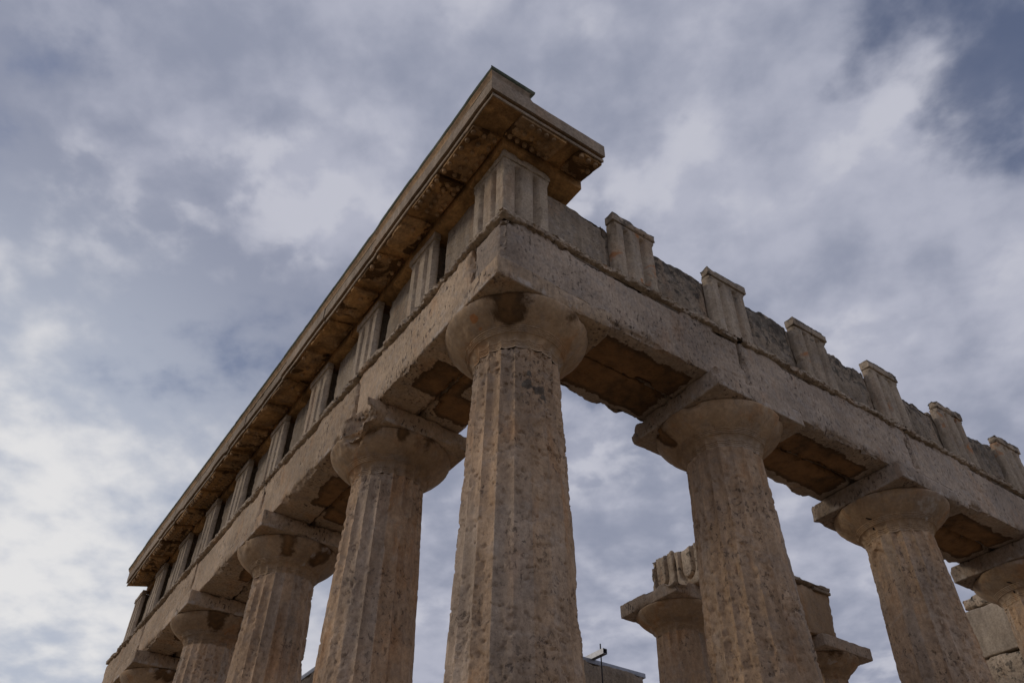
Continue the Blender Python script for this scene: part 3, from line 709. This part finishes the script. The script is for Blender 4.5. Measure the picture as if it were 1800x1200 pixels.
# mutules: tilted slabs with pegs
def mutule(side, a, b, parent, seed, rough=0., pegs=True, wedge=None, hollow=0.):
    w0, w1 = -.375, -.07
    V, F = ebox((a, w0, -.048), (b, w1, .004), .02, .006, .003+.012*rough, 6., .012+.05*rough, .1-.2*rough, .03, seed)
    zs = lambda w: ZO + (ZI-ZO)*(w+.375)/(.375-.052)
    V[:, 2] += zs(V[:, 1])
    st = .5*sstep(-.1, .35, fbm(V, 3., 4, seed+7))+.12
    Vw, Fw = wing(V, F, side)
    if side == 'L': Vw = cshift(Vw)
    body = (Vw, Fw); oc_ = .75+.25*sstep(-.2, .3, fbm(V, 5., 3, seed+8))
    parts = []; rg = random.Random(seed)
    for r_ in range(3):
        for k in range(6):
            if rg.random() < rough*1.1: continue
            pu = a+.045+(b-a-.09)*k/5 if (b-a) > .4 else a+.045+.083*k
            if pu > b-.03: continue
            pw = -.345+.115*r_ ; rr = .023; hh = .027+.006*rg.random()
            n = 10; th = np.arange(n)/n*2*np.pi
            zc = zs(pw)-.048
            ring = lambda rad, dz: np.stack([pu+rad*np.cos(th), pw+rad*np.sin(th), np.full(n, zc+dz)], -1)
            Vp = np.concatenate([ring(rr*1.05, .01), ring(rr, -hh*.55), ring(rr*.8, -hh), ring(rr*.02, -hh*1.05)])
            idx = np.arange(4*n).reshape(4, n); nx = np.roll(idx, -1, 1)
            Fp = np.stack([idx[:-1], idx[1:], nx[1:], nx[:-1]], -1).reshape(-1, 4)
            parts.append((Vp, Fp))
    if parts:
        V, F, _ = join(parts); Vp_, Fp_ = wing(V, F, side)
        if side == 'L': Vp_ = cshift(Vp_)
        st = np.concatenate([st, np.zeros(len(Vp_))]); oc_ = np.concatenate([oc_, np.full(len(Vp_), .62)])
        Vw, Fw, _ = join([body, (Vp_, Fp_)])
    mk('mutule', Vw, Fw, M['geison'], parent, {'stain': st, 'ochre': oc_})
mcs = [(-.04, .57)]
mcs += [((.255+lc[0])/2-.245, (.255+lc[0])/2+.235)]
for i, c in enumerate(lc):
    mcs.append((c-.25, c+.25))
    if i < len(lc)-1: mcs.append(((c+lc[i+1])/2-.25, (c+lc[i+1])/2+.25))
RG = [0, .02, .75, .45, 1, .9, .85, 1., .8, .3, .7, .1, .0, .1, .0, .1, .1, .05, .2, .1]
for i, (a, b) in enumerate(mcs):
    if b > YEND: continue
    r_ = RG[i] if i < len(RG) else .1
    mutule('L', a, min(b, YEND), cL, 600+i*3, min(r_, .8))
mutule('R', -.06, .435, cR, 660, .05)
mutule('R', .585, XEND-.01, cR, 664, .4)

# ------------------------------------------------------------------ inner columns and what they carry
IZ = -.40
column(4.75, 3.14, 'inner column carrying a block with U-shaped rope grooves', 21, INNER, sc=.85, ztop=IZ,
       ch_ab=[(4.32, 2.70, IZ+.10, .22), (4.22, 3.0, IZ+.04, .09), (4.22, 3.4, IZ+.05, .07)], erode=.7)
column(7.46, 3.20, 'inner column under the broken end of the inner beam', 22, INNER, sc=.85, ztop=IZ,
       streaks=[(toview(7.46, 3.20, .3), .5, -.40, .6)], erode=.7)
def ugroove(V, x0, yc, ztop, zb, hw=.105, gw=.024, dep=.07):
    y, z = V[:, 1]-yc, V[:, 2]
    zc = zb+hw
    d = np.where(z > zc, np.abs(np.abs(y)-hw), np.abs(np.hypot(y, z-zc)-hw))
    k = sstep(gw+.012, gw-.010, d)*(V[:, 0] < x0+.03)
    V[:, 0] += k*dep
    return V
V, F = ebox((4.58, 2.52, IZ+.002), (5.95, 2.925, .145), (.03, .009, .009), .028, .006, 6., .02, 0., .05, 700, fine=.003)
V = ugroove(V, 4.58, 2.725, .4, -.30)
V[:, 2] -= sstep(-.1, .1, V[:, 2])*(.02+.04*np.abs(fbm(V, 7, 3, 702)))
mk('beam_block', V, F, M['taenia'], INNER, {'lichen': .38*(V[:, 2] > -.15)})
V, F = ebox((4.57, 2.935, IZ+.002), (5.95, 3.365, .20), (.03, .009, .009), .028, .006, 6., .03, -.1, .06, 701, fine=.003, chips=[(4.50, 3.53, .18, .25), (4.52, 3.47, -.08, .11)])
V = ugroove(V, 4.57, 3.165, .4, -.26)
V[:, 2] -= sstep(-.1, .1, V[:, 2])*(.03+.06*np.abs(fbm(V, 7, 3, 703)))
mk('beam_block', V, F, M['taenia'], INNER, {'lichen': .42*(V[:, 2] > -.1)})
for k_, (y0, y1) in enumerate(((2.80, 3.17), (3.18, 3.58))):
    V, F = ebox((5.99, y0, IZ+.002), (7.46, y1, .30), .025, .02, .006, 6., .05, 0., .05, 710+k_, fine=.003)
    mk('beam_block', V, F, M['capital'], INNER)
parts = [ebox((5.99, 2.765, .302), (7.475, 3.5, .365), .02, .01, .003, 8., .03, 0, .03, 705), ebox((7.12, 2.77, .258), (7.472, 2.81, .302), .012, .005, .003, 8., .012, 0, .02, 706)]
V, F, _ = join(parts); mk('moulding', V, F, M['metope'], INNER)
# pier of stacked blocks at the right
zz = [BASE, -4.4, -3.6, -2.8, -2.0, -1.2, -.345, .352, .55]
for k in range(len(zz)-1):
    sm = k == 6
    dx = .0 if sm else .012
    V, F = ebox((9.70+dx, 1.12, zz[k]+.006), (10.5, 2.38-dx*2-(.22 if k == 7 else 0), zz[k+1]-.006), .04 if k < 5 else .022, .02, .004 if sm else .02, 6., .01 if sm else .06, 0., .05, 720+k)
    o = mk('pier_block', V, F, M['repair'] if sm else M['taenia'], INNER, None if sm else {'lichen': np.full(len(V), .42)})
# inner walls with steel capping seen through the colonnade
def capped(x0, y0, x1, y1, zt, seed):
    V, F = ebox((x0, y0, -1.1), (x1, y1, zt-.05), .04, .02, .012, 5., .05, 0, .06, seed)
    w_ = mk('wall_block', V, F, M['metope'], INNER)
    V, F = ebox((x0+.03, y0+.03, BASE), (x1-.03, y1-.03, -1.11), .25, .02, .012, 5., .03, 0, .06, seed+1)
    mk('wall_block', V, F, M['metope'], INNER)
    V, F = ebox((x0-.004, y0+.02, zt-.075), (x1+.02, y1-.02, zt), .2, .003, .0, 5., 0, 0, .05, seed, fine=0.)
    mk('steel_cap', V, F, M['steel'], w_)
capped(4.4, 6.60, 7.40, 7.30, .27, 740)
capped(2.74, 9.0, 3.4, 12.0, .30, 744)
bar = thing('steel_bar', 'square steel bar with a thin iron rod through it, resting on an inner wall', 'metal bar')
def tube_box(x0, y0, z0, x1, y1, z1, t):
    Vs = []
    for y in (y0, y1):
        for (a, b, c, d) in ((x0, z0, x1, z1), (x0+t, z0+t, x1-t, z1-t)):
            Vs += [(a, y, b), (c, y, b), (c, y, d), (a, y, d)]
    F = []
    for k in range(4):
        n = (k+1) % 4
        F += [[k, 8+k, 8+n, n][::-1], [4+k, 12+k, 12+n, 4+n], [k, n, 4+n, 4+k], [8+k, 12+k, 12+n, 8+n]]
    return np.array(Vs, float), np.array(F)
V, F = tube_box(6.26, 6.33, .275, 6.345, 7.6, .36, .006); mk('tube', V, F, M['steel'], bar, smooth=False)
th = np.arange(10)/10*2*np.pi; zz = np.array([-1.0, .0, .275, .475]); 
V = np.concatenate([np.stack([6.312+.011*np.cos(th), 6.45+.011*np.sin(th), np.full(10, z)], -1) for z in zz])
idx = np.arange(40).reshape(4, 10); nx = np.roll(idx, -1, 1)
mk('rod', V, np.stack([idx[:-1], nx[:-1], nx[1:], idx[1:]], -1).reshape(-1, 4), M['rod'], bar)
